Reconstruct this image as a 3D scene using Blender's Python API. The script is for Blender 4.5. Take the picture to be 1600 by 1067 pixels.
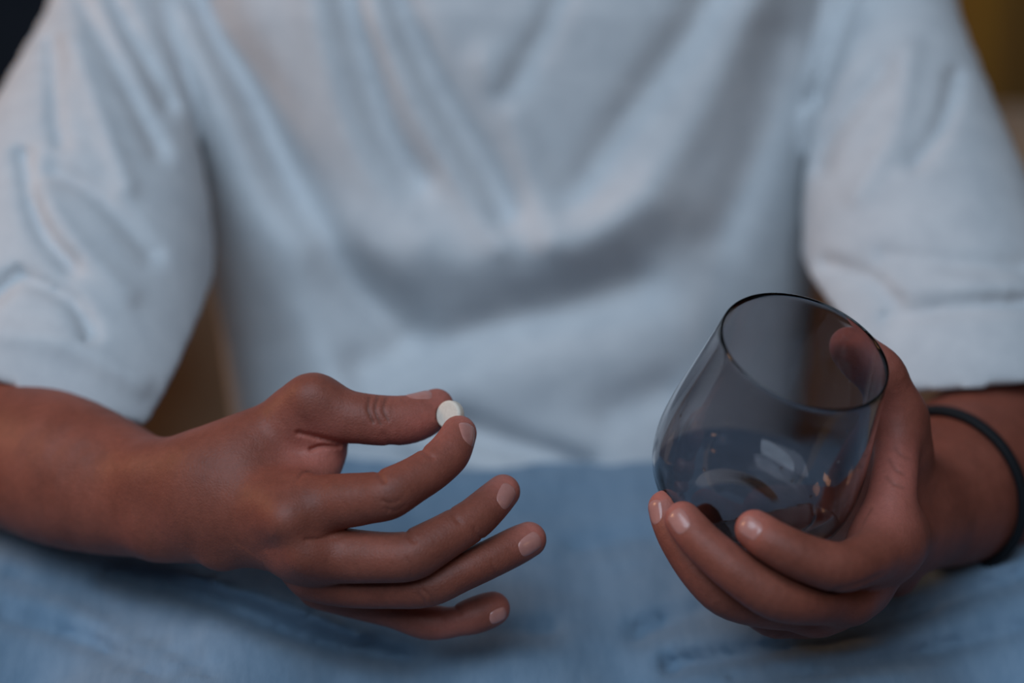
import bpy, math, time
import numpy as np
from mathutils import Vector, Matrix

T0 = time.time()
for o in list(bpy.data.objects):
    bpy.data.objects.remove(o, do_unlink=True)
scene = bpy.context.scene
COL = scene.collection

# ------------------------------------------------------------------ camera
F = 3700.0                     # focal length in pixels of the 1600 px wide frame
PITCH = math.radians(15.0)
CAM_Z = 1.02
CP, SP = math.cos(PITCH), math.sin(PITCH)
cam_d = bpy.data.cameras.new('camera')
cam = bpy.data.objects.new('camera', cam_d)
COL.objects.link(cam)
cam.location = (0, 0, CAM_Z)
cam.rotation_euler = (math.pi / 2 - PITCH, 0, 0)
cam_d.sensor_width = 36.0
cam_d.lens = F / 1600 * 36.0
cam_d.clip_start = 0.05
cam_d.dof.use_dof = True
cam_d.dof.focus_distance = 0.985
cam_d.dof.aperture_fstop = 2.4
scene.camera = cam

# ------------------------------------------------------------------ world, lights, exposure
world = bpy.data.worlds.new('world')
scene.world = world
world.use_nodes = True
wb = world.node_tree.nodes['Background']
wb.inputs[0].default_value = (0.58, 0.52, 0.62, 1)
wb.inputs[1].default_value = 0.05

def area_light(name, loc, target, sx, sy, power, color):
    l = bpy.data.lights.new(name, 'AREA')
    l.shape = 'RECTANGLE'
    l.size, l.size_y = sx, sy
    l.energy = power
    l.color = color
    o = bpy.data.objects.new(name, l)
    COL.objects.link(o)
    o.location = loc
    d = Vector(target) - Vector(loc)
    o.rotation_euler = d.to_track_quat('-Z', 'Y').to_euler()
    return o

# daylight from a tall window up beside the photographer, a warm lamp away to the left
area_light('window_light', (-0.50, -0.45, 2.35), (0.0, 1.15, 0.75), 1.9, 1.6, 54, (0.64, 0.82, 1.0))
area_light('lamp_light', (-1.4, 1.12, 1.45), (-0.15, 1.12, 0.75), 0.40, 0.40, 7, (1.0, 0.54, 0.27))
area_light('side_lamp_light', (1.3, 0.1, 1.25), (0.15, 1.1, 0.75), 0.12, 0.12, 0.8, (1.0, 0.55, 0.25))

scene.view_settings.view_transform = 'Standard'
scene.view_settings.look = 'None'
scene.view_settings.gamma = 1.0
scene.view_settings.use_curve_mapping = False
scene.view_settings.exposure = -0.2

# ------------------------------------------------------------------ coordinates
# working frame in millimetres: x right, y away from the lens, z up the picture
def P(px, py, depth):
    return np.array([(px - 800.0) / F * depth, depth, -(py - 533.5) / F * depth])

def to_world(v):
    v = np.asarray(v, dtype=np.float64) / 1000.0
    out = np.empty_like(v)
    out[..., 0] = v[..., 0]
    out[..., 1] = v[..., 1] * CP + v[..., 2] * SP
    out[..., 2] = CAM_Z - v[..., 1] * SP + v[..., 2] * CP
    return out

def from_world(w):
    w = np.asarray(w, dtype=np.float64)
    y, z = w[..., 1], w[..., 2] - CAM_Z
    out = np.empty_like(w)
    out[..., 0] = w[..., 0]
    out[..., 1] = y * CP - z * SP
    out[..., 2] = y * SP + z * CP
    return out * 1000.0

# ------------------------------------------------------------------ object helpers
def tag(o, label=None, cat=None, group=None, kind=None):
    if label: o['label'] = label
    if cat: o['category'] = cat
    if group: o['group'] = group
    if kind: o['kind'] = kind
    return o

def link(name, me, mat=None, parent=None, smooth=True):
    o = bpy.data.objects.new(name, me)
    COL.objects.link(o)
    if mat: me.materials.append(mat)
    if smooth:
        me.polygons.foreach_set('use_smooth', np.ones(len(me.polygons), dtype=bool))
    if parent: o.parent = parent
    return o

def quad_mesh(name, verts, quads):
    me = bpy.data.meshes.new(name)
    nv, nq = len(verts), len(quads)
    me.vertices.add(nv)
    me.vertices.foreach_set('co', np.ascontiguousarray(verts, dtype=np.float32).ravel())
    me.loops.add(nq * 4)
    me.loops.foreach_set('vertex_index', np.ascontiguousarray(quads, dtype=np.int32).ravel())
    me.polygons.add(nq)
    me.polygons.foreach_set('loop_start', np.arange(0, nq * 4, 4, dtype=np.int32))
    me.polygons.foreach_set('loop_total', np.full(nq, 4, dtype=np.int32))
    me.update(calc_edges=True)
    return me

def py_mesh(name, verts, faces):
    me = bpy.data.meshes.new(name)
    me.from_pydata([tuple(v) for v in verts], [], faces)
    me.update()
    return me

# ------------------------------------------------------------------ material helpers
class N:
    def __init__(self, name):
        self.m = bpy.data.materials.new(name)
        self.m.use_nodes = True
        self.nt = self.m.node_tree
        self.b = self.nt.nodes['Principled BSDF']
    def new(self, t, **kw):
        n = self.nt.nodes.new(t)
        for k, v in kw.items():
            if k in n.inputs: n.inputs[k].default_value = v
            else: setattr(n, k, v)
        return n
    def l(self, a, b):
        self.nt.links.new(a, b)
    def coord(self, scale=(1, 1, 1), rot=(0, 0, 0)):
        c = self.new('ShaderNodeTexCoord')
        mp = self.new('ShaderNodeMapping')
        mp.inputs['Scale'].default_value = scale
        mp.inputs['Rotation'].default_value = rot
        self.l(c.outputs['Object'], mp.inputs['Vector'])
        return mp.outputs['Vector']
    def noise(self, vec, scale, detail=3, rough=0.5):
        n = self.new('ShaderNodeTexNoise')
        n.inputs['Scale'].default_value = scale
        n.inputs['Detail'].default_value = detail
        n.inputs['Roughness'].default_value = rough
        self.l(vec, n.inputs['Vector'])
        return n.outputs['Fac']
    def ramp(self, fac, stops):
        r = self.new('ShaderNodeValToRGB')
        e = r.color_ramp.elements
        e[0].position, e[0].color = stops[0][0], (*stops[0][1], 1)
        e[1].position, e[1].color = stops[-1][0], (*stops[-1][1], 1)
        for p, c in stops[1:-1]:
            x = e.new(p); x.color = (*c, 1)
        self.l(fac, r.inputs['Fac'])
        return r.outputs['Color']
    def mix(self, fac, a, b):
        m = self.new('ShaderNodeMix', data_type='RGBA')
        for s, v in ((m.inputs[0], fac), (m.inputs[6], a), (m.inputs[7], b)):
            if hasattr(v, 'links') or hasattr(v, 'is_linked'): self.l(v, s)
            elif isinstance(v, (int, float)): s.default_value = v
            else: s.default_value = (*v, 1)
        return m.outputs[2]
    def attr(self, name):
        a = self.new('ShaderNodeAttribute', attribute_name=name)
        return a.outputs['Fac']
    def bump(self, h, dist, strength=1.0, prev=None):
        b = self.new('ShaderNodeBump')
        b.inputs['Distance'].default_value = dist
        b.inputs['Strength'].default_value = strength
        self.l(h, b.inputs['Height'])
        if prev is not None: self.l(prev, b.inputs['Normal'])
        return b.outputs['Normal']

def fabric_mat(name, c0, c1, rough=0.9, weave=2200, streak=None, sheen=0.15):
    n = N(name)
    v = n.coord()
    if streak:
        v2 = n.coord(streak[0], streak[1])
        f = n.noise(v2, streak[2], 4, 0.6)
    else:
        f = n.noise(v, 60, 4, 0.6)
    n.l(n.ramp(f, [(0.35, c0), (0.65, c1)]), n.b.inputs['Base Color'])
    n.b.inputs['Roughness'].default_value = rough
    n.b.inputs['Sheen Weight'].default_value = sheen
    n.b.inputs['Specular IOR Level'].default_value = 0.15
    w = n.noise(v, weave, 2, 0.6)
    nb = n.bump(w, 0.0003, 0.2)
    if streak:
        nb = n.bump(f, 0.0015, 0.35, nb)
    n.l(nb, n.b.inputs['Normal'])
    return n.m

def skin_mat():
    n = N('skin')
    v = n.coord()
    base = n.ramp(n.noise(v, 45, 4, 0.6), [(0.3, (0.185, 0.053, 0.033)), (0.7, (0.275, 0.082, 0.053))])
    base = n.mix(n.attr('pink'), base, (0.56, 0.180, 0.140))
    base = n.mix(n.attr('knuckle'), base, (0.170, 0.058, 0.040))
    fine = n.ramp(n.noise(v, 420, 3, 0.7), [(0.35, (0.80, 0.80, 0.80)), (0.65, (1.0, 1.0, 1.0))])
    m = n.new('ShaderNodeMix', data_type='RGBA', blend_type='MULTIPLY')
    m.inputs[0].default_value = 0.6
    n.l(base, m.inputs[6]); n.l(fine, m.inputs[7])
    n.l(m.outputs[2], n.b.inputs['Base Color'])
    n.b.inputs['Roughness'].default_value = 0.52
    n.b.inputs['Specular IOR Level'].default_value = 0.27
    n.b.inputs['Subsurface Weight'].default_value = 0.18
    n.b.inputs['Subsurface Radius'].default_value = (1.0, 0.35, 0.2)
    n.b.inputs['Subsurface Scale'].default_value = 0.004
    vo = n.new('ShaderNodeTexVoronoi', feature='DISTANCE_TO_EDGE')
    vo.inputs['Scale'].default_value = 620
    n.l(v, vo.inputs['Vector'])
    nb = n.bump(vo.outputs['Distance'], 0.0004, 0.4)
    nb = n.bump(n.noise(v, 260, 3, 0.6), 0.0005, 0.35, nb)
    n.l(nb, n.b.inputs['Normal'])
    return n.m

def simple_mat(name, color, rough=0.5, spec=0.5, noise=None):
    n = N(name)
    n.b.inputs['Roughness'].default_value = rough
    n.b.inputs['Specular IOR Level'].default_value = spec
    if noise:
        v = n.coord()
        f = n.noise(v, noise[0], 4, 0.6)
        n.l(n.ramp(f, [(0.35, color), (0.65, noise[1])]), n.b.inputs['Base Color'])
        if len(noise) > 2:
            n.l(n.bump(f, noise[2], 0.6), n.b.inputs['Normal'])
    else:
        n.b.inputs['Base Color'].default_value = (*color, 1)
    return n.m

def glass_mat(name, color, ior=1.5, rough=0.0):
    n = N(name)
    n.b.inputs['Base Color'].default_value = (*color, 1)
    n.b.inputs['Transmission Weight'].default_value = 1.0
    n.b.inputs['Roughness'].default_value = rough
    n.b.inputs['IOR'].default_value = ior
    return n.m

# ------------------------------------------------------------------ implicit modelling
def smin(a, b, k):
    h = np.maximum(k - np.abs(a - b), 0.0) / k
    return np.minimum(a, b) - h * h * (k * 0.25)

def catmull(pts, sub):
    pts = np.asarray(pts, dtype=np.float64)
    if len(pts) < 3 or sub == 1: return pts
    ext = np.vstack([2 * pts[0] - pts[1], pts, 2 * pts[-1] - pts[-2]])
    out = []
    for i in range(1, len(ext) - 2):
        p0, p1, p2, p3 = ext[i - 1], ext[i], ext[i + 1], ext[i + 2]
        for s in range(sub):
            t = s / sub
            out.append(0.5 * (2 * p1 + (p2 - p0) * t + (2 * p0 - 5 * p1 + 4 * p2 - p3) * t * t + (3 * p1 - p0 - 3 * p2 + p3) * t ** 3))
    out.append(ext[-2])
    return np.array(out)

def chaikin(p):
    out = [p[0]]
    for a, b in zip(p[:-1], p[1:]):
        out += [0.75 * a + 0.25 * b, 0.25 * a + 0.75 * b]
    return np.array(out + [p[-1]])

def chain(rows, sub=4, ys=1.0, k=10.0):
    """rows: (px, py, depth, radius in pixels); a tapering limb along a smooth spine"""
    a = []
    for px, py, d, r in rows:
        p = P(px, py, d)
        a.append([*p, r * d / F])
    pts = catmull(a, sub) if sub else chaikin(chaikin(np.array(a)))
    return {'pts': pts, 'ys': ys, 'k': k}

BIG = 40.0
def seg_dist(X, Y, Z, a, b, ys):
    ax, ay, az, ar = a; bx, by, bz, br = b
    iy = 1.0 / ys
    dx, dy, dz = bx - ax, (by - ay) * iy, bz - az
    L2 = max(dx * dx + dy * dy + dz * dz, 1e-9)
    qx, qy, qz = X - ax, (Y - ay) * iy, Z - az
    t = np.clip((qx * dx + qy * dy + qz * dz) / L2, 0, 1)
    d2 = (qx - t * dx) ** 2 + (qy - t * dy) ** 2 + (qz - t * dz) ** 2
    return np.sqrt(d2) - (ar + t * (br - ar))

class Grid:
    def __init__(self, xs, ys, zs):
        self.c = [np.asarray(v, dtype=np.float32) for v in (xs, ys, zs)]
        self.shape = tuple(len(v) for v in self.c)
    def full(self):
        return np.full(self.shape, BIG, dtype=np.float32)
    def win(self, lo, hi):
        s = []
        for v, a, b in zip(self.c, lo, hi):
            i, j = np.searchsorted(v, a), np.searchsorted(v, b)
            s.append(slice(max(i - 1, 0), min(j + 1, len(v))))
        return tuple(s)
    def mesh(self, w):
        return (self.c[0][w[0]][:, None, None], self.c[1][w[1]][None, :, None], self.c[2][w[2]][None, None, :])
    def chain_box(self, ch, m):
        p = ch['pts']
        r = p[:, 3].max() + m
        ry = p[:, 3].max() * ch['ys'] + m
        e = np.array([r, ry, r])
        return p[:, :3].min(0) - e, p[:, :3].max(0) + e
    def chain_field(self, ch, m):
        lo, hi = self.chain_box(ch, m)
        w = self.win(lo, hi)
        X, Y, Z = self.mesh(w)
        d = np.full((X.shape[0], Y.shape[1], Z.shape[2]), BIG, dtype=np.float32)
        o = [w[i].start for i in range(3)]
        p = ch['pts']
        for a, b in zip(p[:-1], p[1:]):
            r = max(a[3], b[3]) + m
            ry = max(a[3], b[3]) * ch['ys'] + m
            e = np.array([r, ry, r])
            sw = self.win(np.minimum(a[:3], b[:3]) - e, np.maximum(a[:3], b[:3]) + e)
            x, y, z = self.mesh(sw)
            v = seg_dist(x, y, z, a.astype(np.float32), b.astype(np.float32), np.float32(ch['ys']))
            lw = tuple(slice(sw[i].start - o[i], sw[i].stop - o[i]) for i in range(3))
            d[lw] = np.minimum(d[lw], v)
        return w, d

def axis_samples(lo, hi, fine, h, H, grow=1.12):
    """coordinates from lo to hi: step h inside the fine intervals, growing to H away from them"""
    v = [lo]
    while v[-1] < hi:
        x = v[-1]
        g = min((max(a - x, x - b, 0.0) for a, b in fine), default=1e9)
        v.append(x + min(H, h + g * (grow - 1.0)))
    return np.array(v)

def surface_nets(d, cs):
    xs, ys, zs = [c.astype(np.float64) for c in cs]
    ins = d < 0
    cnt = np.zeros(tuple(s - 1 for s in d.shape), dtype=np.int8)
    offs = [(i, j, k) for i in (0, 1) for j in (0, 1) for k in (0, 1)]
    n0, n1, n2 = d.shape
    for (i, j, k) in offs:
        cnt += ins[i:n0 - 1 + i, j:n1 - 1 + j, k:n2 - 1 + k]
    act = (cnt > 0) & (cnt < 8)
    I, J, K = np.nonzero(act)
    ids = np.full(cnt.shape, -1, dtype=np.int32)
    ids[I, J, K] = np.arange(len(I), dtype=np.int32)
    val = [d[I + i, J + j, K + k].astype(np.float64) for (i, j, k) in offs]
    acc = np.zeros((len(I), 3)); num = np.zeros(len(I))
    def pos(o):
        return np.stack([xs[I + o[0]], ys[J + o[1]], zs[K + o[2]]], 1)
    for a in range(8):
        for b in range(a + 1, 8):
            oa, ob = offs[a], offs[b]
            if sum(abs(p - q) for p, q in zip(oa, ob)) != 1: continue
            m = (val[a] < 0) != (val[b] < 0)
            t = np.where(m, val[a] / np.where(m, val[a] - val[b], 1.0), 0.0)[:, None]
            p = pos(oa) * (1 - t) + pos(ob) * t
            acc += np.where(m[:, None], p, 0.0); num += m
    verts = acc / num[:, None]
    quads = []
    # edges along x
    e = ins[:-1, 1:-1, 1:-1] != ins[1:, 1:-1, 1:-1]
    i, j, k = np.nonzero(e); j = j + 1; k = k + 1
    q = np.stack([ids[i, j - 1, k - 1], ids[i, j, k - 1], ids[i, j, k], ids[i, j - 1, k]], 1)
    f = ~ins[i, j, k]; q[f] = q[f][:, ::-1]; quads.append(q)
    e = ins[1:-1, :-1, 1:-1] != ins[1:-1, 1:, 1:-1]
    i, j, k = np.nonzero(e); i = i + 1; k = k + 1
    q = np.stack([ids[i - 1, j, k - 1], ids[i - 1, j, k], ids[i, j, k], ids[i, j, k - 1]], 1)
    f = ~ins[i, j, k]; q[f] = q[f][:, ::-1]; quads.append(q)
    e = ins[1:-1, 1:-1, :-1] != ins[1:-1, 1:-1, 1:]
    i, j, k = np.nonzero(e); i = i + 1; j = j + 1
    q = np.stack([ids[i - 1, j - 1, k], ids[i, j - 1, k], ids[i, j, k], ids[i - 1, j, k]], 1)
    f = ~ins[i, j, k]; q[f] = q[f][:, ::-1]; quads.append(q)
    quads = np.vstack(quads)
    return verts, quads

def relax(verts, quads, it=2, lam=0.5):
    n = len(verts)
    for s in range(it):
        acc = np.zeros_like(verts); num = np.zeros(n)
        for a, b in ((0, 1), (1, 2), (2, 3), (3, 0)):
            for c in range(3):
                acc[:, c] += np.bincount(quads[:, a], verts[quads[:, b], c], n) + np.bincount(quads[:, b], verts[quads[:, a], c], n)
            num += np.bincount(quads[:, a], minlength=n) + np.bincount(quads[:, b], minlength=n)
        l = lam if s % 2 == 0 else -lam * 1.02
        verts = verts + l * (acc / np.maximum(num, 1)[:, None] - verts)
    return verts

def poly_dist2(px, py, line):
    """distance in pixels from projected points to a polyline"""
    best = None
    for (ax, ay), (bx, by) in zip(line[:-1], line[1:]):
        dx, dy = bx - ax, by - ay
        t = np.clip(((px - ax) * dx + (py - ay) * dy) / max(dx * dx + dy * dy, 1e-9), 0, 1)
        v = (px - ax - t * dx) ** 2 + (py - ay - t * dy) ** 2
        best = v if best is None else np.minimum(best, v)
    return np.sqrt(best)

def smooth_line(line, sub=4):
    return [tuple(p) for p in catmull(np.array(line, dtype=float), sub)]

# ------------------------------------------------------------------ materials
M_skin = skin_mat()
M_nail = simple_mat('fingernail', (0.40, 0.165, 0.135), 0.25, 0.5, (150, (0.47, 0.205, 0.168)))
M_shirt = fabric_mat('shirt_cotton', (0.50, 0.51, 0.53), (0.56, 0.565, 0.58))
M_trousers = fabric_mat('trouser_fleece', (0.150, 0.225, 0.31), (0.185, 0.262, 0.35), streak=((6, 1.5, 3), (0, 0, 0.9), 22))
M_pill = simple_mat('pill_chalk', (0.66, 0.57, 0.48), 0.6, 0.3, (900, (0.72, 0.63, 0.53), 0.0001))
M_glass = glass_mat('smoky_glass', (0.56, 0.53, 0.54), 1.45)
M_water = glass_mat('water', (0.95, 0.95, 0.95), 1.33)
M_band = simple_mat('black_cord', (0.005, 0.006, 0.008), 0.65, 0.2, (900, (0.009, 0.010, 0.012), 0.0003))
M_sofa = fabric_mat('sofa_fabric', (0.36, 0.25, 0.165), (0.41, 0.285, 0.19), weave=900)
M_wall = simple_mat('navy_wall', (0.022, 0.028, 0.040), 0.9, 0.2, (6, (0.028, 0.034, 0.046)))
M_floor = simple_mat('dark_floor', (0.05, 0.035, 0.028), 0.6, 0.3, (8, (0.07, 0.05, 0.04)))
M_curtain = fabric_mat('amber_cloth', (0.36, 0.175, 0.022), (0.42, 0.205, 0.028), weave=600)

# ------------------------------------------------------------------ the room
def box_mesh(name, lo, hi, bevel=0.0, segs=3):
    import bmesh
    bm = bmesh.new()
    bmesh.ops.create_cube(bm, size=1.0)
    lo, hi = np.array(lo), np.array(hi)
    for v in bm.verts:
        v.co = Vector((lo + hi) / 2 + np.array(v.co) * (hi - lo))
    if bevel:
        bmesh.ops.bevel(bm, geom=list(bm.edges), offset=bevel, segments=segs, profile=0.7, affect='EDGES')
    me = bpy.data.meshes.new(name)
    bm.to_mesh(me); bm.free()
    return me

SEAT_Z = CAM_Z - 0.556
tag(link('floor', box_mesh('floor', (-2.6, -2.0, -0.05), (2.6, 3.6, 0.0)), M_floor, smooth=False), kind='structure')
tag(link('wall_back', box_mesh('wall_back', (-2.6, 3.6, -0.05), (2.6, 3.7, 2.7)), M_wall, smooth=False), kind='structure')

# ------------------------------------------------------------------ sofa
sofa = bpy.data.objects.new('sofa', None); COL.objects.link(sofa)
tag(sofa, 'tan brown upholstered sofa the person sits on', 'sofa')
link('base', box_mesh('base', (-1.05, 0.72, 0.06), (1.05, 1.80, SEAT_Z - 0.17), 0.02), M_sofa, sofa)
for s, (x0, x1) in enumerate(((-1.04, 0.0), (0.0, 1.04))):
    link('seat_cushion', box_mesh('seat_cushion', (x0 + .003, 0.70, SEAT_Z - 0.168), (x1 - .003, 1.62, SEAT_Z), 0.05, 5), M_sofa, sofa)
    link('back_cushion', box_mesh('back_cushion', (x0 + .003, 1.60, SEAT_Z - 0.02), (x1 - .003, 1.78, SEAT_Z + 0.27), 0.06, 5), M_sofa, sofa)
for x in (-0.98, 0.98):
    for y in (0.78, 1.74):
        link('leg', box_mesh('leg', (x - .03, y - .03, 0.0), (x + .03, y + .03, 0.065), 0.006), M_band, sofa)

M_shade_cushion = fabric_mat('shade_cushion_fabric', (0.105, 0.060, 0.042), (0.13, 0.076, 0.054), weave=700)
def shade_cushion(centre, size, rot):
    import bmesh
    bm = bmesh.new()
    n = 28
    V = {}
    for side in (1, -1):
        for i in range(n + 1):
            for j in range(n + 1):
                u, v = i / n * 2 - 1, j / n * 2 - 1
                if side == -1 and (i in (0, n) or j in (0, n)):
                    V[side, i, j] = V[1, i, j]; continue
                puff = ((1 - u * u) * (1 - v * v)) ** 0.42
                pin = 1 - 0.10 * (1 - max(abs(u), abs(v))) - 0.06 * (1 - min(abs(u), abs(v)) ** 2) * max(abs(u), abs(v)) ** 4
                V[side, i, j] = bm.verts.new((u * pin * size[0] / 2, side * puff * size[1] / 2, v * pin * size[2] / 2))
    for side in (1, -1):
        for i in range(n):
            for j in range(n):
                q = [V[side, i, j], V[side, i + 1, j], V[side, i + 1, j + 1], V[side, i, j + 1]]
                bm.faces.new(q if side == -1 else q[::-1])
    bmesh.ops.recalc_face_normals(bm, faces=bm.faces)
    me = bpy.data.meshes.new('shade_cushion'); bm.to_mesh(me); bm.free()
    o = link('shade_cushion', me, M_shade_cushion)
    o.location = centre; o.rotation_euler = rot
    tag(o, 'added dark brown pillow standing in for the shade between the bare forearm and the shirt', 'shade_cushion')
shade_cushion((-0.385, 1.465, SEAT_Z + 0.172), (0.26, 0.11, 0.28), (math.radians(-14), math.radians(26), 0))  # made-up dark pillow, added to give the shaded gap beside the arm

# ------------------------------------------------------------------ glass geometry (shared with the hand that grips it)
G_RIM = P(1258, 547, 958)
G_AX = np.array([0.24, -0.62, 0.745]); G_AX /= np.linalg.norm(G_AX)
G_H = 92.0
G_BASE = G_RIM - G_AX * G_H
G_OUT = np.array([(0, 24), (1.2, 29), (5, 35.2), (12, 40.6), (20, 43.6), (29, 44.6), (38, 44.2), (50, 42.7), (70, 39.3), (92, 35.7)], dtype=float)

def lathe_smooth(pts, n=60):
    t = np.concatenate([[0], np.cumsum(np.linalg.norm(np.diff(pts, axis=0), axis=1))])
    s = catmull(pts, 6)
    return s

def glass_solid(X, Y, Z, off=0.0):
    qx, qy, qz = X - G_BASE[0], Y - G_BASE[1], Z - G_BASE[2]
    t = qx * G_AX[0] + qy * G_AX[1] + qz * G_AX[2]
    rad = np.sqrt(np.maximum(qx * qx + qy * qy + qz * qz - t * t, 0))
    R = np.interp(t, G_OUT[:, 0], G_OUT[:, 1])
    return np.maximum(np.maximum((rad - R) * 0.93, -t), t - G_H) - off

# ------------------------------------------------------------------ the person's body
palmR = [
    # forearm resting along the thigh, elbow out of the picture
    chain([(-230, 590, 1150, 118), (-120, 655, 1118, 116), (0, 700, 1085, 114), (100, 736, 1060, 119), (200, 770, 1040, 100), (265, 784, 1025, 84), (320, 784, 1015, 74)], 4, 0.82, 16),
    chain([(250, 742, 1018, 44), (320, 738, 1010, 44), (372, 722, 1006, 48)], 3, 1.0, 18),
    chain([(250, 830, 1020, 38), (335, 838, 1012, 32)], 3, 1.0, 14),
    chain([(340, 864, 1005, 25), (345, 865, 1005, 25)], 1, 1.0, 5),
    # metacarpals
    chain([(325, 752, 1010, 56), (390, 778, 998, 53), (448, 796, 984, 47)], 4, 1.0, 18),
    chain([(325, 790, 1010, 54), (400, 822, 998, 48), (478, 854, 988, 45)], 4, 1.0, 16),
    chain([(330, 804, 1012, 40), (410, 838, 1006, 32), (500, 888, 1000, 38)], 4, 1.0, 14),
    chain([(335, 806, 1022, 36), (420, 838, 1024, 30), (512, 904, 1020, 34)], 4, 1.0, 14),
    # knuckle heads
    chain([(446, 812, 972, 28), (450, 812, 972, 28)], 1, 1.0, 10),
    chain([(478, 868, 976, 26), (482, 868, 976, 26)], 1, 1.0, 10),
    # thumb metacarpal, thenar and web
    chain([(345, 735, 1012, 52), (400, 692, 1012, 48), (455, 650, 1008, 40), (488, 630, 1004, 37)], 4, 1.0, 16),
    chain([(482, 618, 998, 22), (490, 616, 998, 22)], 1, 1.0, 8),
    chain([(400, 740, 1018, 54), (470, 705, 1020, 42), (500, 690, 1016, 34)], 4, 1.0, 16),
    chain([(500, 690, 1012, 20), (506, 712, 1012, 24), (494, 745, 1006, 32), (470, 775, 996, 36)], 4, 1.0, 14),
    chain([(470, 690, 1022, 34), (480, 760, 1030, 38), (500, 850, 1030, 34)], 4, 1.0, 14),
]
thumbR = chain([(470, 645, 1006, 40), (492, 631, 1004, 39), (545, 650, 1002, 40), (600, 657, 1003, 39.5), (640, 655, 1006, 38), (668, 645, 1010, 34), (682, 634, 1013, 27)], 4, 0.95)
indexR = chain([(440, 796, 986, 46), (490, 787, 982, 44.5), (545, 782, 976, 43), (578, 778, 973, 40), (600, 775, 971, 40), (613, 769, 971, 40), (640, 754, 974, 36), (672, 735, 979, 34.5), (694, 716, 984, 34), (703, 706, 986, 33.5), (712, 689, 991, 30), (717, 677, 995, 28)], 0)
middleR = chain([(470, 858, 990, 46), (530, 868, 984, 44), (590, 871, 978, 40), (630, 871, 975, 39.5), (648, 866, 975, 40), (662, 858, 976, 39), (700, 836, 979, 35), (738, 813, 984, 33.5), (752, 801, 987, 32.5), (772, 782, 992, 30), (786, 768, 996, 27)], 0)
ringR = chain([(490, 898, 1000, 40), (540, 913, 997, 36), (610, 918, 991, 33), (668, 916, 985, 32.5), (720, 894, 986, 31), (768, 872, 990, 30.5), (806, 853, 995, 30), (826, 843, 998, 28)], 4)
pinkyR = chain([(500, 915, 1020, 36), (560, 938, 1020, 30), (615, 954, 1017, 27.5), (664, 970, 1010, 29), (694, 973, 1008, 25.5), (713, 970, 1006, 24.5), (737, 963, 1006, 28.5), (757, 956, 1007, 29), (770, 951, 1008, 27)], 4)

palmL = [
    chain([(1790, 560, 1240, 118), (1690, 668, 1205, 134), (1600, 708, 1160, 142), (1545, 730, 1122, 140), (1490, 760, 1085, 124), (1445, 792, 1062, 98), (1412, 812, 1045, 82)], 4, 0.85, 18),
    chain([(1397, 900, 1040, 32), (1401, 900, 1040, 32)], 1, 1.0, 5),
    # metacarpals
    chain([(1420, 810, 1045, 58), (1405, 835, 1015, 50), (1384, 850, 990, 44)], 4, 1.0, 16),
    chain([(1410, 826, 1045, 46), (1376, 868, 1015, 42), (1332, 918, 985, 42)], 4, 1.0, 13),
    chain([(1400, 836, 1050, 42), (1342, 890, 1020, 38), (1286, 944, 992, 40)], 4, 1.0, 12),
    chain([(1390, 842, 1060, 36), (1322, 900, 1035, 34), (1262, 953, 1008, 36)], 4, 1.0, 12),
    # knuckle heads
    chain([(1330, 940, 975, 30), (1333, 940, 975, 30)], 1, 1.0, 8),
    chain([(1276, 965, 985, 27), (1279, 965, 985, 27)], 1, 1.0, 8),
    # thumb metacarpal, web of the thumb
    chain([(1430, 800, 1050, 50), (1420, 735, 1030, 42), (1402, 662, 1015, 35)], 4, 1.0, 16),
    chain([(1404, 655, 1006, 30), (1400, 720, 998, 35), (1392, 790, 988, 38), (1384, 850, 986, 42)], 4, 1.0, 16),
    chain([(1390, 760, 1020, 44), (1350, 850, 1030, 50), (1310, 900, 1020, 44)], 4, 1.0, 14),
    chain([(1385, 670, 1032, 34), (1352, 735, 1044, 44), (1322, 806, 1052, 50), (1295, 885, 1035, 42)], 4, 1.0, 12),
    chain([(1335, 850, 1060, 48), (1262, 876, 1056, 42), (1195, 886, 1046, 34)], 4, 1.0, 12),
]
thumbL = chain([(1410, 700, 1018, 38), (1402, 655, 1012, 37), (1391, 615, 1005, 37), (1376, 584, 1001, 39), (1350, 562, 1003, 37), (1332, 546, 1006, 33), (1326, 539, 1006, 29)], 4)
indexL = chain([(1400, 838, 998, 48), (1378, 858, 978, 45), (1348, 876, 962, 41), (1310, 886, 951, 39.5), (1256, 871, 946, 37), (1210, 848, 946, 34.5), (1190, 835, 949, 33), (1179, 827, 950, 31)], 4)
middleL = chain([(1345, 918, 990, 45), (1310, 932, 974, 41), (1262, 938, 962, 39), (1210, 930, 955, 38.5), (1155, 896, 954, 36), (1105, 855, 957, 33), (1078, 826, 961, 31), (1067, 812, 963, 29)], 4)
ringL = chain([(1300, 942, 998, 43), (1250, 948, 988, 38), (1190, 945, 978, 36), (1134, 930, 972, 34.5), (1094, 892, 971, 33), (1062, 845, 976, 31), (1046, 812, 981, 29), (1040, 793, 983, 27.5)], 4)
pinkyL = chain([(1275, 952, 1012, 38), (1235, 962, 1005, 34), (1205, 962, 998, 33), (1160, 930, 996, 29), (1126, 890, 1004, 27), (1104, 845, 1018, 26), (1095, 818, 1028, 25)], 4)

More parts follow.
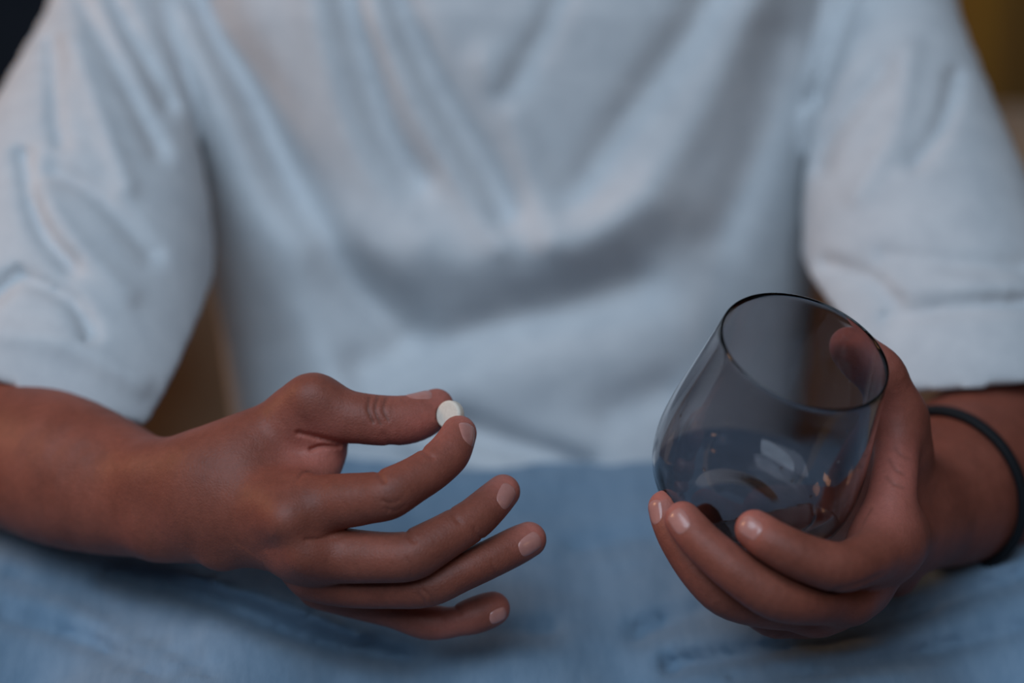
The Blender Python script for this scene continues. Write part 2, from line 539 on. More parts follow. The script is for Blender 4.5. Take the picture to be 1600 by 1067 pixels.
torso = [
    chain([(1290, -480, 1275, 110), (1350, -240, 1275, 85), (1398, 60, 1262, 62), (1460, 300, 1235, 84), (1580, 500, 1222, 108), (1690, 660, 1208, 122)], 4, 1.0, 30),
    chain([(310, -480, 1275, 110), (250, -240, 1275, 85), (200, 60, 1262, 62), (125, 300, 1225, 84), (-30, 500, 1185, 106), (-190, 600, 1152, 116)], 4, 1.0, 30),
    chain([(800, 790, 1330, 280), (800, 600, 1330, 290), (800, 200, 1320, 300)], 2, 0.7, 40),
    chain([(480, -460, 1280, 150), (1120, -460, 1280, 150)], 1, 0.8, 60),
    chain([(800, 200, 1320, 280), (800, -300, 1285, 270)], 1, 0.7, 40),
    chain([(800, -500, 1268, 175), (800, -820, 1240, 160)], 1, 0.95, 40),
]

# fine skin creases: (polyline in picture pixels, surface depth, half width px, depth mm)
creases = [
    ([(577, 622), (575, 640), (583, 660)], 988, 2.8, 0.8),
    ([(591, 619), (586, 640), (594, 662)], 988, 2.6, 0.7),
    ([(605, 619), (599, 640), (606, 656)], 988, 2.6, 0.6),
    ([(466, 676), (500, 684), (540, 694)], 995, 4.0, 1.3),
    ([(486, 702), (503, 697), (530, 698)], 995, 3.2, 1.3),
    ([(462, 755), (476, 739), (500, 740)], 985, 3.0, 0.6),
    ([(478, 843), (520, 841), (562, 832)], 965, 3.0, 0.5),
    ([(586, 728), (592, 740), (600, 752)], 966, 4.0, 0.78),
    ([(656, 698), (665, 708), (676, 716)], 975, 4.0, 0.66),
    ([(632, 825), (638, 836), (648, 846)], 972, 4.0, 0.72),
    ([(704, 798), (711, 808), (718, 816)], 978, 4.0, 0.54),
    ([(704, 940), (712, 950), (718, 958)], 1003, 4.0, 0.54),
    ([(616, 700), (606, 690), (600, 680)], 1000, 6.0, 0.5),
    ([(600, 782), (606, 790), (606, 800)], 956, 2.6, 0.35),
    ([(600, 793), (618, 798), (632, 790)], 955, 2.6, 0.35),
    ([(596, 782), (612, 786), (628, 778)], 955, 2.6, 0.35),
    ([(741, 824), (744, 834), (753, 842)], 978, 2.6, 0.5),
    ([(652, 928), (660, 936), (664, 944)], 975, 2.6, 0.5),
    ([(662, 922), (672, 932), (676, 942)], 975, 2.6, 0.5),
    ([(768, 876), (772, 888), (776, 898)], 982, 2.4, 0.4),
    ([(640, 905), (644, 888), (636, 872)], 962, 3.0, 0.25),
    ([(1386, 905), (1416, 862), (1428, 810)], 1012, 4.0, 0.5),
    ([(1390, 720), (1400, 735), (1412, 742)], 985, 2.4, 0.3),
    ([(1385, 745), (1396, 757), (1410, 762)], 985, 2.4, 0.3),
    ([(1398, 700), (1408, 712), (1420, 716)], 985, 2.4, 0.25),
    ([(1340, 838), (1352, 812), (1362, 795)], 945, 3.0, 0.4),
    ([(1300, 922), (1340, 912), (1380, 895)], 945, 3.0, 0.4),
]

# pill pinched between thumb and forefinger
PILL_C = P(703.5, 648.5, 1001)
PILL_N = np.array([-0.53, -0.84, 0.10]); PILL_N /= np.linalg.norm(PILL_N)
PILL_R, PILL_T = 6.15, 4.6

def pill_solid(X, Y, Z):
    qx, qy, qz = X - PILL_C[0], Y - PILL_C[1], Z - PILL_C[2]
    t = qx * PILL_N[0] + qy * PILL_N[1] + qz * PILL_N[2]
    rad = np.sqrt(np.maximum(qx * qx + qy * qy + qz * qz - t * t, 0))
    return np.maximum(rad - PILL_R, np.abs(t) - PILL_T / 2)

HRES = 0.68
gx = axis_samples(-420, 430, [(-118, 18), (55, 178)], HRES, 6.0)
gy = axis_samples(905, 1440, [(915, 1040)], HRES, 7.0)
gz = axis_samples(-235, 560, [(-128, 12)], HRES, 7.0)
G = Grid(gx, gy, gz)
print('body grid', G.shape)

def accumulate(acc, ch, m=None):
    k = ch['k']
    w, d = G.chain_field(ch, max(k, 8.0) + 4)
    acc[w] = smin(acc[w], d, np.float32(k))

palm = G.full()
for ch in palmR + palmL + torso:
    accumulate(palm, ch)
body_d = palm.copy()
for ch, k in ((thumbR, 9), (indexR, 9), (middleR, 8), (ringR, 7), (pinkyR, 7),
              (thumbL, 10), (indexL, 9), (middleL, 8), (ringL, 7), (pinkyL, 7)):
    w, d = G.chain_field(ch, 14)
    body_d[w] = np.minimum(body_d[w], smin(palm[w], d, np.float32(k)))
del palm
# the glass and the pill press into the skin
lo = np.minimum(G_BASE, G_RIM) - 50; hi = np.maximum(G_BASE, G_RIM) + 50
w = G.win(lo, hi); X, Y, Z = G.mesh(w)
body_d[w] = np.maximum(body_d[w], -glass_solid(X, Y, Z).astype(np.float32) + 0.15)
w = G.win(PILL_C - 9, PILL_C + 9); X, Y, Z = G.mesh(w)
body_d[w] = np.maximum(body_d[w], -pill_solid(X, Y, Z).astype(np.float32) + 0.1)
for line, dep, hw, amt in creases:
    line = smooth_line(line)
    pts = np.array([P(a, b, dep) for a, b in line])
    w = G.win(pts.min(0) - [5, 16, 5], pts.max(0) + [5, 16, 5]); X, Y, Z = G.mesh(w)
    px = 800 + X / Y * F; py = 533.5 - Z / Y * F
    r = poly_dist2(px, py, line)
    fade = np.clip(1.6 - np.abs(Y - dep) / 10.0, 0, 1)
    body_d[w] += (amt * np.exp(-(r / hw) ** 2) * fade).astype(np.float32)
for nm, ch in (('thumb', thumbL), ('index', indexL), ('middle', middleL), ('ring', ringL), ('pinky', pinkyL)):
    p = ch['pts'][::4]
    print(nm, np.round(glass_solid(p[:, 0], p[:, 1], p[:, 2]) - p[:, 3], 1))
print('body field %.1f' % (time.time() - T0))
bv, bq = surface_nets(body_d, G.c)
bv = relax(bv, bq, 2, 0.5)
print('body mesh', len(bv), '%.1f' % (time.time() - T0))

def body_sample(p):
    """trilinear look-up of the body's field"""
    p = np.atleast_2d(p)
    idx, fr = [], []
    for a in range(3):
        c = G.c[a].astype(np.float64)
        i = np.clip(np.searchsorted(c, p[:, a]) - 1, 0, len(c) - 2)
        idx.append(i); fr.append(np.clip((p[:, a] - c[i]) / (c[i + 1] - c[i]), 0, 1))
    out = 0
    for i in (0, 1):
        for j in (0, 1):
            for k in (0, 1):
                wt = (fr[0] if i else 1 - fr[0]) * (fr[1] if j else 1 - fr[1]) * (fr[2] if k else 1 - fr[2])
                out = out + wt * body_d[idx[0] + i, idx[1] + j, idx[2] + k]
    return out

def march(p, d, reach=25.0, steps=160):
    """walk from p along d (unit rows) to the skin"""
    p = p.astype(float).copy()
    s = reach / steps
    t = np.zeros(len(p)); done = np.zeros(len(p), bool)
    prev = body_sample(p)
    for _ in range(steps):
        q = p + d * (t + s)[:, None]
        v = body_sample(q)
        hit = (v < 0) & ~done
        fr = np.where(hit, prev / np.maximum(prev - v, 1e-6), 1.0)
        t = np.where(done, t, t + s * np.clip(fr, 0, 1))
        done |= hit
        prev = np.where(done, prev, v)
    return p + d * t[:, None], done

person = bpy.data.objects.new('person', None); COL.objects.link(person)
tag(person, 'person in pale grey t-shirt and blue-grey trousers holding a pill and a glass', 'person')
me = quad_mesh('body', to_world(bv), bq)
pink = np.zeros(len(bv)); knuck = np.zeros(len(bv))
def blob(arr, px, py, dep, r, amt):
    c = P(px, py, dep)
    d2 = ((bv - c) ** 2).sum(1)
    np.maximum(arr, amt * np.exp(-d2 / (r * r)), out=arr)
for px, py, dep, r, amt in (
    (735, 660, 995, 8, .55), (800, 752, 990, 9, .5), (845, 828, 992, 9, .5), (785, 935, 1012, 10, .55),
    (660, 690, 1000, 16, .55), (610, 700, 1000, 14, .5), (700, 625, 1005, 9, .6), (540, 700, 1005, 14, .5), (500, 690, 998, 12, .55),
    (525, 725, 1010, 12, .6), (700, 965, 1004, 12, .35), (690, 950, 1005, 10, .35), (690, 690, 985, 8, .3), (470, 700, 995, 10, .4),
    (1165, 808, 948, 9, .5), (1052, 795, 962, 9, .5), (1030, 775, 982, 9, .5), (1395, 730, 985, 16, .65), (1380, 790, 980, 14, .45),
    (1330, 545, 998, 16, .5), (1375, 640, 1000, 12, .35), (1330, 870, 925, 10, .2)):
    blob(pink, px, py, dep, r * 1.2, min(0.8, amt * 1.25))
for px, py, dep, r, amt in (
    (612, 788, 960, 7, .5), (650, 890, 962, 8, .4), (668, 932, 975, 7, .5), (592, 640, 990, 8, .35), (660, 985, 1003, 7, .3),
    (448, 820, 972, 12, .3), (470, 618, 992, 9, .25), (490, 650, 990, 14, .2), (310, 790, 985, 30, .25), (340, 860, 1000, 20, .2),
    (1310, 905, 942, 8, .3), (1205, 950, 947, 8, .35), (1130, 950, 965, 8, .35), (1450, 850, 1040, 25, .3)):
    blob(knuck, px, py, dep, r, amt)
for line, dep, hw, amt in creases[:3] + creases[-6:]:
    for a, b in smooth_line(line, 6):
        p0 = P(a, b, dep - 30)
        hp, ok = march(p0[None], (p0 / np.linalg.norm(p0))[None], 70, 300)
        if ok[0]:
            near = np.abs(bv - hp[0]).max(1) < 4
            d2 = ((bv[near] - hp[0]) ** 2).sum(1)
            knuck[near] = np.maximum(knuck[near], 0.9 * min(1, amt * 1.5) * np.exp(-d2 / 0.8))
for nm, arr in (('pink', pink), ('knuckle', knuck)):
    at = me.attributes.new(nm, 'FLOAT', 'POINT')
    at.data.foreach_set('value', arr.astype(np.float32))
body = link('body', me, M_skin, person)
body['label'] = 'brown-skinned hands and forearms'

# ------------------------------------------------------------------ fingernails
def skin_normal(p, e=2.0):
    g = np.array([body_sample(p + np.eye(3)[a] * e)[0] - body_sample(p - np.eye(3)[a] * e)[0] for a in range(3)])
    return g / np.linalg.norm(g)

def nail(px, py, dep, along, width, length, curve=0.33, normal=None):
    """a curved plate following the fingertip; along: towards the free edge; (px, py) is the middle of the plate"""
    if normal is None:
        p0 = P(px, py, dep - 25)
        c, ok = march(p0[None], (p0 / np.linalg.norm(p0))[None], 60, 300)
    else:
        nrm = np.array(normal, float); nrm /= np.linalg.norm(nrm)
        c, ok = march((P(px, py, dep) + nrm * 20)[None], -nrm[None], 40, 300)
    c = c[0]
    nrm = skin_normal(c)
    al = np.array(along, float); al -= nrm * al.dot(nrm); al /= np.linalg.norm(al)
    sd = np.cross(al, nrm)
    nu, nv = 15, 15
    start, dirs, edge = [], [], []
    for i in range(nv):
        v = i / (nv - 1) * 2 - 1
        wv = width * (1.0 - 0.22 * max(0, -v) ** 2 - 0.10 * max(0, v) ** 3)
        for j in range(nu):
            u = j / (nu - 1) * 2 - 1
            vv = v - (0.20 * u * u if v > 0 else -0.24 * u * u) * abs(v)
            off = sd * (u * wv / 2) + al * (vv * length / 2)
            start.append(c + off + nrm * 6.0)
            dr = -nrm - sd * (u * curve)
            dirs.append(dr / np.linalg.norm(dr))
            edge.append(max(abs(u), abs(v)))
    # rays converge onto the rounded tip
    start, dirs = np.array(start), np.array(dirs)
    start = start - dirs * 0.0 + sd * ((np.tile(np.linspace(-1, 1, nu), nv)) * curve * 6.0)[:, None]
    hit, ok = march(start, dirs, 12.0)
    drop = ((hit - c) @ nrm)
    low = drop < -4.5
    hit[low] -= nrm * (drop[low] + 4.5)[:, None]
    lift = 0.42 - 0.55 * np.array(edge) ** 6
    top = hit - dirs * lift[:, None]
    # smooth the plate a little so that it reads as one hard sheet
    g = top.reshape(nv, nu, 3)
    for _ in range(3):
        h = g.copy()
        h[1:-1, 1:-1] = 0.5 * g[1:-1, 1:-1] + 0.125 * (g[:-2, 1:-1] + g[2:, 1:-1] + g[1:-1, :-2] + g[1:-1, 2:])
        g = h
    top = g.reshape(-1, 3)
    bot = top + dirs * 0.9
    V = np.vstack([top, bot]); n = nu * nv
    faces = []
    for i in range(nv - 1):
        for j in range(nu - 1):
            a = i * nu + j
            faces.append((a, a + 1, a + nu + 1, a + nu))
            faces.append((n + a, n + a + nu, n + a + nu + 1, n + a + 1))
    ring = [j for j in range(nu)] + [i * nu + nu - 1 for i in range(1, nv)] + [(nv - 1) * nu + j for j in range(nu - 2, -1, -1)] + [i * nu for i in range(nv - 2, 0, -1)]
    for a, b in zip(ring, ring[1:] + ring[:1]):
        faces.append((a, n + a, n + b, b))
    if not ok.all(): print('nail misses', px, py, (~ok).sum())
    o = link('fingernail', py_mesh('fingernail', to_world(V), faces), M_nail, body)
    return o

nail(733, 677, 990, (0.15, 0.35, 0.9), 10.0, 12.0)
nail(792, 775, 990, (0.62, 0.30, 0.75), 9.5, 12.5)
nail(829, 851, 992, (0.80, 0.30, 0.45), 9.5, 12.5)
nail(779, 963, 1006, (0.85, 0.30, 0.25), 7.5, 9.0)
nail(657, 640, 1008, (0.90, 0.20, 0.10), 10.5, 12.0, normal=(-0.10, -0.30, 0.95))
nail(1171, 824, 945, (-0.72, 0.45, 0.50), 9.5, 11.5)
nail(1060, 814, 955, (-0.50, 0.45, 0.75), 9.5, 11.5)
nail(1022, 800, 975, (-0.10, 0.30, 0.95), 9.0, 11.0)
nail(1352, 550, 1010, (-0.75, -0.10, 0.45), 11.0, 12.5, normal=(0.45, -0.15, 0.88))
print('nails %.1f' % (time.time() - T0))

# ------------------------------------------------------------------ t-shirt
SRES = 2.8
sx = axis_samples(-340, 360, [(-340, 360)], SRES, SRES)
sy = axis_samples(1050, 1450, [(1050, 1300)], SRES, 6.0)
sz = axis_samples(-150, 450, [(-150, 200)], SRES, 6.0)
S = Grid(sx, sy, sz)
X, Y, Z = S.mesh((slice(None),) * 3)
PX = 800 + X / Y * F; PY = 533.5 - Z / Y * F

def prof(zv, table):
    t = np.array(table, float)
    return np.interp(zv, t[:, 0], t[:, 1])
# torso: half width, half depth, centre depth by height in the frame (mm)
a_ = prof(Z, [(-150, 150), (-60, 153), (0, 160), (60, 166), (160, 174), (230, 176), (320, 172), (365, 150), (400, 105), (430, 60)])
b_ = prof(Z, [(-150, 112), (-60, 112), (0, 106), (60, 104), (160, 108), (280, 100), (360, 82), (430, 58)])
cy = prof(Z, [(-150, 1304), (-60, 1302), (0, 1296), (60, 1284), (160, 1270), (260, 1265), (430, 1262)])
cx = prof(Z, [(-150, 4), (0, 2), (160, -6)])
q = (np.abs((X - cx) / a_) ** 2.5 + np.abs((Y - cy) / b_) ** 2.5) ** (1 / 2.5)
dt = (q - 1) * np.minimum(a_, b_)
dt = dt.astype(np.float32)
dt0 = dt.copy()

def fold_field(folds, ka=1.08, ks=1.12):
    f = 0
    for line, sig, amp in folds:
        r = poly_dist2(PX, PY, smooth_line(line, 3))
        f = f + ka * amp * np.exp(-(r / (sig * ks)) ** 2)
    return f
front = np.clip((cy - Y) / 40.0, 0, 1)
torso_folds = [
    ([(250, -160), (295, -50), (341, 57), (398, 142), (455, 264), (505, 356), (576, 456), (633, 513)], 34, -14),
    ([(290, 0), (341, 178), (400, 320), (470, 480), (520, 600)], 40, 8),
    ([(520, -260), (535, -120), (548, 14), (576, 114), (605, 207), (655, 278)], 24, -7),
    ([(455, -220), (475, -80), (500, 60), (540, 200), (590, 300), (660, 370)], 30, 4),
    ([(560, -180), (605, -40), (655, 85), (712, 185), (761, 264), (790, 330)], 24, -7),
    ([(540, -160), (600, 40), (660, 180), (720, 290), (780, 380)], 24, 4),
    ([(930, -180), (895, -60), (861, 28), (818, 107), (790, 150)], 20, -4),
    ([(760, 100), (800, 180), (835, 285), (856, 370)], 24, 4),
    ([(1190, -180), (1140, -70), (1089, 28), (1018, 128), (954, 221), (910, 300)], 28, -5),
    ([(1250, -150), (1150, 60), (1080, 200), (980, 320), (880, 385)], 36, 5),
    ([(1215, 60), (1189, 199), (1153, 299), (1125, 363)], 32, -4),
    ([(500, 370), (620, 400), (760, 400), (900, 380), (1020, 320)], 55, 12),
    ([(569, 577), (669, 548), (770, 510), (897, 475), (990, 445)], 34, -9),
    ([(560, 620), (720, 600), (900, 560), (1060, 520)], 55, 6),
    ([(954, 648), (1039, 612)], 30, -4),
    ([(720, 668), (811, 700), (911, 733)], 24, -11),
    ([(640, 690), (720, 715), (860, 745)], 22, 4),
]
dt = dt - (fold_field(torso_folds) * front).astype(np.float32)

def sleeve(rows, folds, plane, ys, side):
    ch = chain(rows, 4, ys, 10)
    w, d = S.chain_field(ch, 30)
    full = S.full(); full[w] = d
    plain = full.copy()
    full = full - fold_field(folds, 1.25, 1.0).astype(np.float32) * np.clip((1245 - Y) / 30.0, 0, 1).astype(np.float32)
    cut = None
    for (p0, p1, out) in plane:      # the hem: cuts along two lines, running straight back through the sleeve
        a, b, o = P(*p0), P(*p1), P(*out)
        n = np.cross(b - a, np.array([side * (0.2 if cut is None else 0.0), 1.0, 0.25 if cut is None else 0.10])); n /= np.linalg.norm(n)
        if n.dot(o - a) < 0: n = -n
        c = (X - a[0]) * n[0] + (Y - a[1]) * n[1] + (Z - a[2]) * n[2]
        cut = c if cut is None else smin(cut, c, 12.0) * 0 + np.maximum(cut, c)
    return full, cut.astype(np.float32), plain
slL, cutL, slL0 = sleeve([(330, -590, 1262, 130), (262, -420, 1262, 165), (214, -200, 1260, 140), (182, 0, 1240, 100), (150, 190, 1205, 152), (116, 390, 1172, 218), (80, 640, 1130, 248)],
    [([(90, -120), (136, 14), (187, 117), (248, 239)], 15, -5), ([(150, -90), (183, 14), (225, 95), (262, 165)], 15, -6),
     ([(84, 70), (88, 187), (96, 225)], 13, -4), ([(37, 244), (61, 351), (112, 417)], 15, -6),
     ([(84, 267), (155, 309), (234, 398)], 18, -5), ([(-20, 470), (30, 430)], 14, -6), ([(52, 440), (112, 470), (140, 520)], 14, -5),
     ([(110, 60), (160, 190), (200, 290)], 16, 3), ([(60, 300), (120, 380), (200, 460)], 18, 3), ([(0, 520), (110, 540), (220, 600)], 20, 3)],
    [((330, 448, 1150), (210, 650, 1120), (330, 650, 1130)), ((0, 584, 1090), (210, 656, 1090), (100, 800, 1090))], 0.85, -1)
slR, cutR, slR0 = sleeve([(1260, -590, 1262, 130), (1325, -420, 1262, 165), (1366, -200, 1260, 140), (1384, 0, 1240, 108), (1408, 190, 1208, 146), (1444, 390, 1182, 190), (1500, 640, 1150, 225)],
    [([(1360, -90), (1322, 19), (1294, 103), (1275, 155)], 15, -6), ([(1378, 108), (1340, 159), (1303, 206), (1285, 260)], 16, -4),
     ([(1490, 120), (1481, 164), (1462, 211), (1430, 253)], 14, -4), ([(1380, 400), (1462, 408), (1598, 417)], 13, -3),
     ([(1387, 497), (1481, 482), (1598, 473)], 13, -4), ([(1294, 412), (1364, 436), (1400, 470)], 14, -4),
     ([(1420, 80), (1400, 200), (1340, 300)], 20, 3), ([(1400, 450), (1500, 445), (1600, 450)], 14, 2)],
    [((1255, 428, 1160), (1430, 606, 1120), (1255, 600, 1130)), ((1430, 612, 1100), (1600, 596, 1100), (1500, 800, 1100))], 0.85, 1)
TH = 5.0
def shell(d, cut):
    return np.maximum(np.maximum(d, -(d + TH)), cut)
ds = np.minimum(np.minimum(dt, slL), slR)
hem = (-68 - Z - 0.10 * (Y - 1200)).astype(np.float32) + np.zeros_like(dt)
solid = np.maximum(np.minimum(smin(dt, np.maximum(slL, cutL), np.float32(7)), smin(dt, np.maximum(slR, cutR), np.float32(7))), hem)
inner = np.minimum(dt0 + 28, np.minimum(np.minimum(slL0 + 20, np.where(cutL > -30, slL + 9, BIG)), np.minimum(slR0 + 20, np.where(cutR > -30, slR + 9, BIG))))
shirt_d = np.maximum(solid, -inner)
neck = 78 - np.sqrt((X - 0) ** 2 + (Y - 1245) ** 2 + np.maximum(400 - Z, 0) ** 2)
shirt_d = np.maximum(shirt_d, neck.astype(np.float32))
sv, sq = surface_nets(shirt_d, S.c)
sv = relax(sv, sq, 4, 0.5)
shirt = link('shirt', quad_mesh('shirt', to_world(sv), sq), M_shirt, person)
shirt['label'] = 'loose pale blue-grey cotton t-shirt with wide elbow-length sleeves'
print('shirt', len(sv), '%.1f' % (time.time() - T0))

# ------------------------------------------------------------------ trousers
TRES = 4.0
tx = axis_samples(-440, 440, [(-440, 440)], TRES, TRES)
ty = axis_samples(840, 1440, [(840, 1300)], TRES, 8.0)
tz = axis_samples(-330, 20, [(-330, 20)], TRES, TRES)
TG = Grid(tx, ty, tz)
def mm(rows, ys=1.0, k=10.0, sub=4):
    return {'pts': catmull(np.array(rows, float), sub), 'ys': ys, 'k': k}
legs = [
    mm([(-60, 1300, -142, 88), (-105, 1265, -146, 85), (-215, 1140, -162, 79), (-335, 1000, -196, 70)], 1.0, 40),
    mm([(60, 1300, -142, 88), (105, 1265, -146, 85), (215, 1140, -162, 79), (335, 1000, -196, 70)], 1.0, 40),
    mm([(0, 1290, -140, 92), (0, 1200, -150, 82), (0, 1120, -172, 70), (0, 1050, -200, 62), (0, 980, -228, 60)], 1.0, 50),
    mm([(-95, 1200, -146, 80), (-120, 1100, -172, 70), (-150, 1010, -205, 60)], 1.0, 45),
    mm([(95, 1200, -146, 80), (120, 1100, -172, 70), (150, 1010, -205, 60)], 1.0, 45),
    mm([(-170, 1275, -108, 52), (-150, 1200, -125, 52)], 1.0, 40),
    mm([(170, 1275, -108, 52), (150, 1200, -125, 52)], 1.0, 40),
    mm([(-335, 1000, -200, 64), (-180, 955, -230, 52), (40, 935, -248, 44)], 1.0, 40),
    mm([(335, 1000, -200, 64), (180, 945, -232, 52), (-40, 905, -254, 44)], 1.0, 40),
]
tr = TG.full()
for ch in legs:
    w, d = TG.chain_field(ch, 36)
    tr[w] = smin(tr[w], d, np.float32(ch['k']))
X, Y, Z = TG.mesh((slice(None),) * 3)
PX = 800 + X / Y * F; PY = 533.5 - Z / Y * F
tfolds = [([(170, 900), (330, 940), (480, 1000), (640, 1030)], 18, -4), ([(480, 880), (560, 940), (700, 985), (860, 990)], 20, -3),
          ([(300, 900), (430, 935), (560, 990)], 16, 3), ([(1000, 990), (1120, 950), (1250, 930)], 20, -3), ([(900, 860), (1000, 840), (1060, 850)], 20, -2),
          ([(1050, 1040), (1250, 1010), (1420, 960), (1600, 900)], 16, -4), ([(1150, 1060), (1350, 1040), (1600, 980)], 14, -3),
          ([(0, 960), (130, 1000), (260, 1060)], 14, -3), ([(20, 900), (160, 950), (330, 1050)], 14, -2)]
tr = tr - fold_field(tfolds, 1.7, 1.0).astype(np.float32)
tr = np.maximum(tr, (SEAT_Z - (CAM_Z * 1000 - Y * SP + Z * CP) / 1000).astype(np.float32) * 1000 + 1.0) if False else tr
zw = (CAM_Z - SEAT_Z) * 1000.0
tr = np.maximum(tr, (-(zw) - (-Y * SP + Z * CP) + 0.5).astype(np.float32))
tv, tq = surface_nets(tr, TG.c)
tv = relax(tv, tq, 4, 0.5)
trousers = link('trousers', quad_mesh('trousers', to_world(tv), tq), M_trousers, person)
trousers['label'] = 'blue-grey fleece trousers on crossed legs'
print('trousers', len(tv), '%.1f' % (time.time() - T0))

# ------------------------------------------------------------------ wristband
def wristband():
    c = P(1488, 780, 1082)
    ax = np.array([0.56, 0.78, 0.26]); ax /= np.linalg.norm(ax)
    u = np.cross(ax, [0, 0, 1.0]); u /= np.linalg.norm(u)
    v = np.cross(u, ax)
    n, m = 96, 12
    ang = np.linspace(0, 2 * np.pi, n, endpoint=False)
    dr = np.cos(ang)[:, None] * u + np.sin(ang)[:, None] * v
    hit, ok = march(c + dr * 75, -dr, 72, 240)
    rad = np.linalg.norm(hit - c, axis=1)
    for _ in range(6):
        rad = np.maximum(rad, 0.25 * np.roll(rad, 1) + 0.5 * rad + 0.25 * np.roll(rad, -1))
    rad = rad + 2.4
    V = []
    for i in range(n):
        o = c + dr[i] * rad[i]
        for j in range(m):
            t = 2 * np.pi * j / m
            V.append(o + dr[i] * 2.3 * math.cos(t) + ax * 3.0 * math.sin(t))
    Fq = [(i * m + j, i * m + (j + 1) % m, ((i + 1) % n) * m + (j + 1) % m, ((i + 1) % n) * m + j) for i in range(n) for j in range(m)]
    o = link('wristband', py_mesh('wristband', to_world(V), Fq), M_band)
    tag(o, 'thin black cord wristband on the wrist of the hand holding the glass', 'wristband')
wristband()

# ------------------------------------------------------------------ pill
def lathe(profile, centre, axis, n=96):
    """closed surface of revolution; profile rows (t along the axis, radius)"""
    ax = np.array(axis) / np.linalg.norm(axis)
    u = np.cross(ax, [0.3, 1, 0.2]); u /= np.linalg.norm(u); v = np.cross(ax, u)
    V, rings = [], []
    for t, r in profile:
        if r < 1e-6:
            rings.append([len(V)]); V.append(centre + ax * t)
        else:
            s = len(V)
            for i in range(n):
                a = 2 * math.pi * i / n
                V.append(centre + ax * t + (u * math.cos(a) + v * math.sin(a)) * r)
            rings.append(list(range(s, s + n)))
    Fq = []
    for A, B in zip(rings[:-1], rings[1:]):
        for i in range(n):
            j = (i + 1) % n
            if len(A) == 1: Fq.append((A[0], B[i], B[j]))
            elif len(B) == 1: Fq.append((A[i], B[0], A[j]))
            else: Fq.append((A[i], B[i], B[j], A[j]))
    return np.array(V), Fq

h, r = PILL_T / 2, PILL_R
prof_p = [(-h, 0), (-h, r - 1.2), (-h + .05, r - .9), (-h + .25, r - .55), (-h + .75, r - .08), (-h + 1.0, r), (h - 1.0, r), (h - .75, r - .08), (h - .25, r - .55), (h - .05, r - .9), (h, r - 1.2), (h, 0)]
V, Fq = lathe(prof_p, PILL_C, PILL_N, 64)
tag(link('pill', py_mesh('pill', to_world(V), Fq), M_pill), 'round white pill pinched between thumb and forefinger', 'pill')

# ------------------------------------------------------------------ drinking glass
outer = catmull(G_OUT, 5)
WALL = 1.25
tt = np.concatenate([np.linspace(7.0, 12, 8), np.linspace(13, G_H - 0.6, 40)])
inn = []
R_at = lambda t: np.interp(t, outer[:, 0], outer[:, 1])
for t in tt:
    inn.append((t, R_at(t) - WALL - 3.0 * max(0, 1 - (t - 7.0) / 9.0) ** 2))
prof_g = [(1.8, 0), (1.8, 12), (1.2, 17), (0.2, 21)] + [tuple(p) for p in outer[:-1]]
rt = float(R_at(G_H))
prof_g += [(G_H - .25, rt - .02), (G_H + .15, rt - .15), (G_H + .28, rt - .55), (G_H + .15, rt - .95), (G_H - .25, rt - 1.08)]
prof_g += inn[::-1] + [(6.1, inn[0][1] - 3.5), (5.6, inn[0][1] - 8), (5.2, 14), (5.2, 0)]
V, Fq = lathe(prof_g, G_BASE, G_AX, 128)
glass = link('drinking_glass', py_mesh('drinking_glass', to_world(V), Fq), M_glass)
import bmesh
def fix_normals(o):
    bm = bmesh.new(); bm.from_mesh(o.data)
    bmesh.ops.recalc_face_normals(bm, faces=bm.faces)
    bm.to_mesh(o.data); bm.free()
for o in bpy.data.objects:
    if o.name in ('drinking_glass', 'pill', 'wristband') or o.name.startswith('fingernail'):
        fix_normals(o)
tag(glass, 'tilted stemless drinking glass of smoky grey tinted glass cupped in a hand', 'glass')

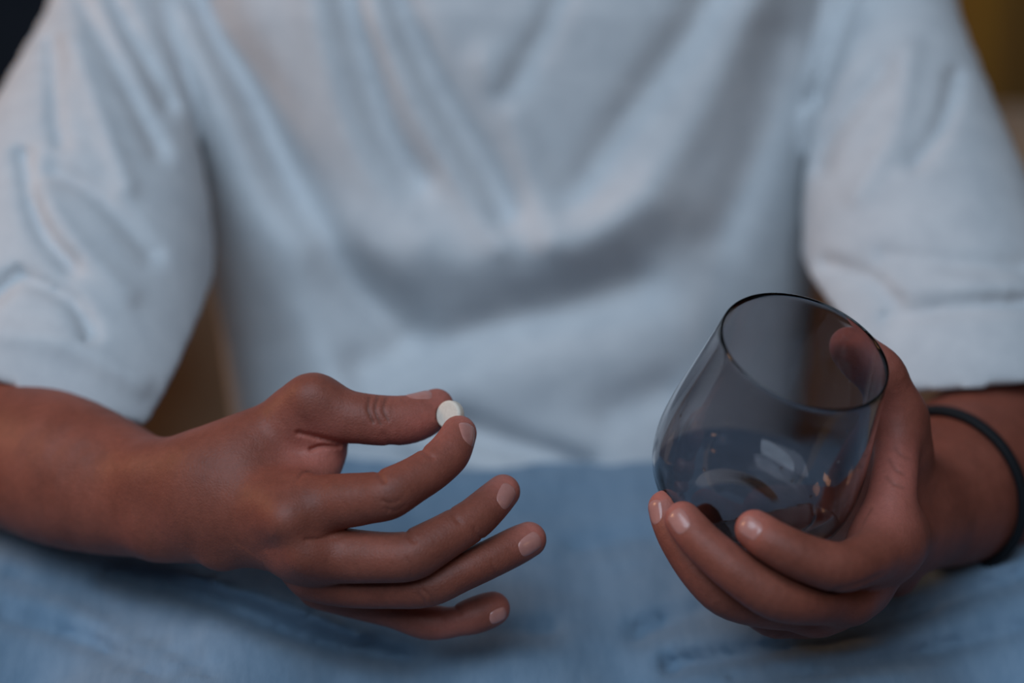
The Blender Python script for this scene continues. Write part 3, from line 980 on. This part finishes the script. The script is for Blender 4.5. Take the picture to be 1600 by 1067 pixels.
# drops of water clinging to the inside
for k, (ang, t) in enumerate(((1.9, 62), (2.05, 57), (2.5, 66), (2.3, 50), (3.4, 58), (4.0, 40), (1.2, 45), (5.2, 36), (2.8, 40), (0.6, 52))):
    ri = float(np.interp(t, np.array(inn)[:, 0], np.array(inn)[:, 1]))
    u_ = np.cross(G_AX, [0.3, 1, 0.2]); u_ /= np.linalg.norm(u_); v_ = np.cross(G_AX, u_)
    rd = u_ * math.cos(ang) + v_ * math.sin(ang)
    pr = [(-0.35, 0)] + [(-0.35 + 0.7 * (1 - math.cos(a)) / 2 * 1.0, 0.75 * math.sin(a)) for a in np.linspace(0.5, math.pi - 0.5, 5)] + [(0.35, 0)]
    Vd, Fd = lathe(pr, G_BASE + G_AX * t + rd * (ri - 0.1), rd, 12)
    fix_normals(link('droplet', py_mesh('droplet', to_world(Vd), Fd), M_water, glass))

# water pooled at the low side of the tilted glass
WG = Grid(*(np.arange(G_BASE[i] - 52, G_BASE[i] + 52, 0.9) for i in range(3)))
X, Y, Z = WG.mesh((slice(None),) * 3)
qx, qy, qz = X - G_BASE[0], Y - G_BASE[1], Z - G_BASE[2]
t = qx * G_AX[0] + qy * G_AX[1] + qz * G_AX[2]
rad = np.sqrt(np.maximum(qx * qx + qy * qy + qz * qz - t * t, 0))
it = np.array(inn)
R = np.interp(t, it[:, 0], it[:, 1])
din = np.maximum((rad - R) * 0.93, 5.4 - t) - 0.12
up = np.array([0, -SP, CP])
LEVEL = float(G_BASE @ up) + 1.0
lev = X * up[0] + Y * up[1] + Z * up[2] - LEVEL
wv, wq = surface_nets(np.maximum(din, lev).astype(np.float32), WG.c)
wv = relax(wv, wq, 2, 0.5)
tag(link('water', quad_mesh('water', to_world(wv), wq), M_water), 'shallow pool of water at the bottom of the tilted glass', 'water')

# ------------------------------------------------------------------ background
def curtain():
    nx, nz = 120, 2
    V, Fq = [], []
    x0, x1, z0, z1, y = 0.50, 1.35, 0.02, 1.95, 2.95
    for th in (0, 0.012):
        for k in range(nz):
            for i in range(nx):
                s = i / (nx - 1)
                V.append((x0 + (x1 - x0) * s, y + 0.03 * math.sin(s * 40) + th, z0 + (z1 - z0) * k / (nz - 1)))
    n = nx * nz
    for i in range(nx - 1):
        Fq.append((i, i + 1, nx + i + 1, nx + i)); Fq.append((n + i, n + nx + i, n + nx + i + 1, n + i + 1))
        Fq.append((i, n + i, n + i + 1, i + 1)); Fq.append((nx + i, nx + i + 1, n + nx + i + 1, n + nx + i))
    Fq.append((0, nx, n + nx, n)); Fq.append((nx - 1, n + nx - 1, n + 2 * nx - 1, 2 * nx - 1))
    o = link('curtain', py_mesh('curtain', V, Fq), M_curtain)
    tag(o, 'dark amber-brown cloth hanging in the shadow behind the shoulder', 'curtain')
curtain()
print('done %.1f' % (time.time() - T0))
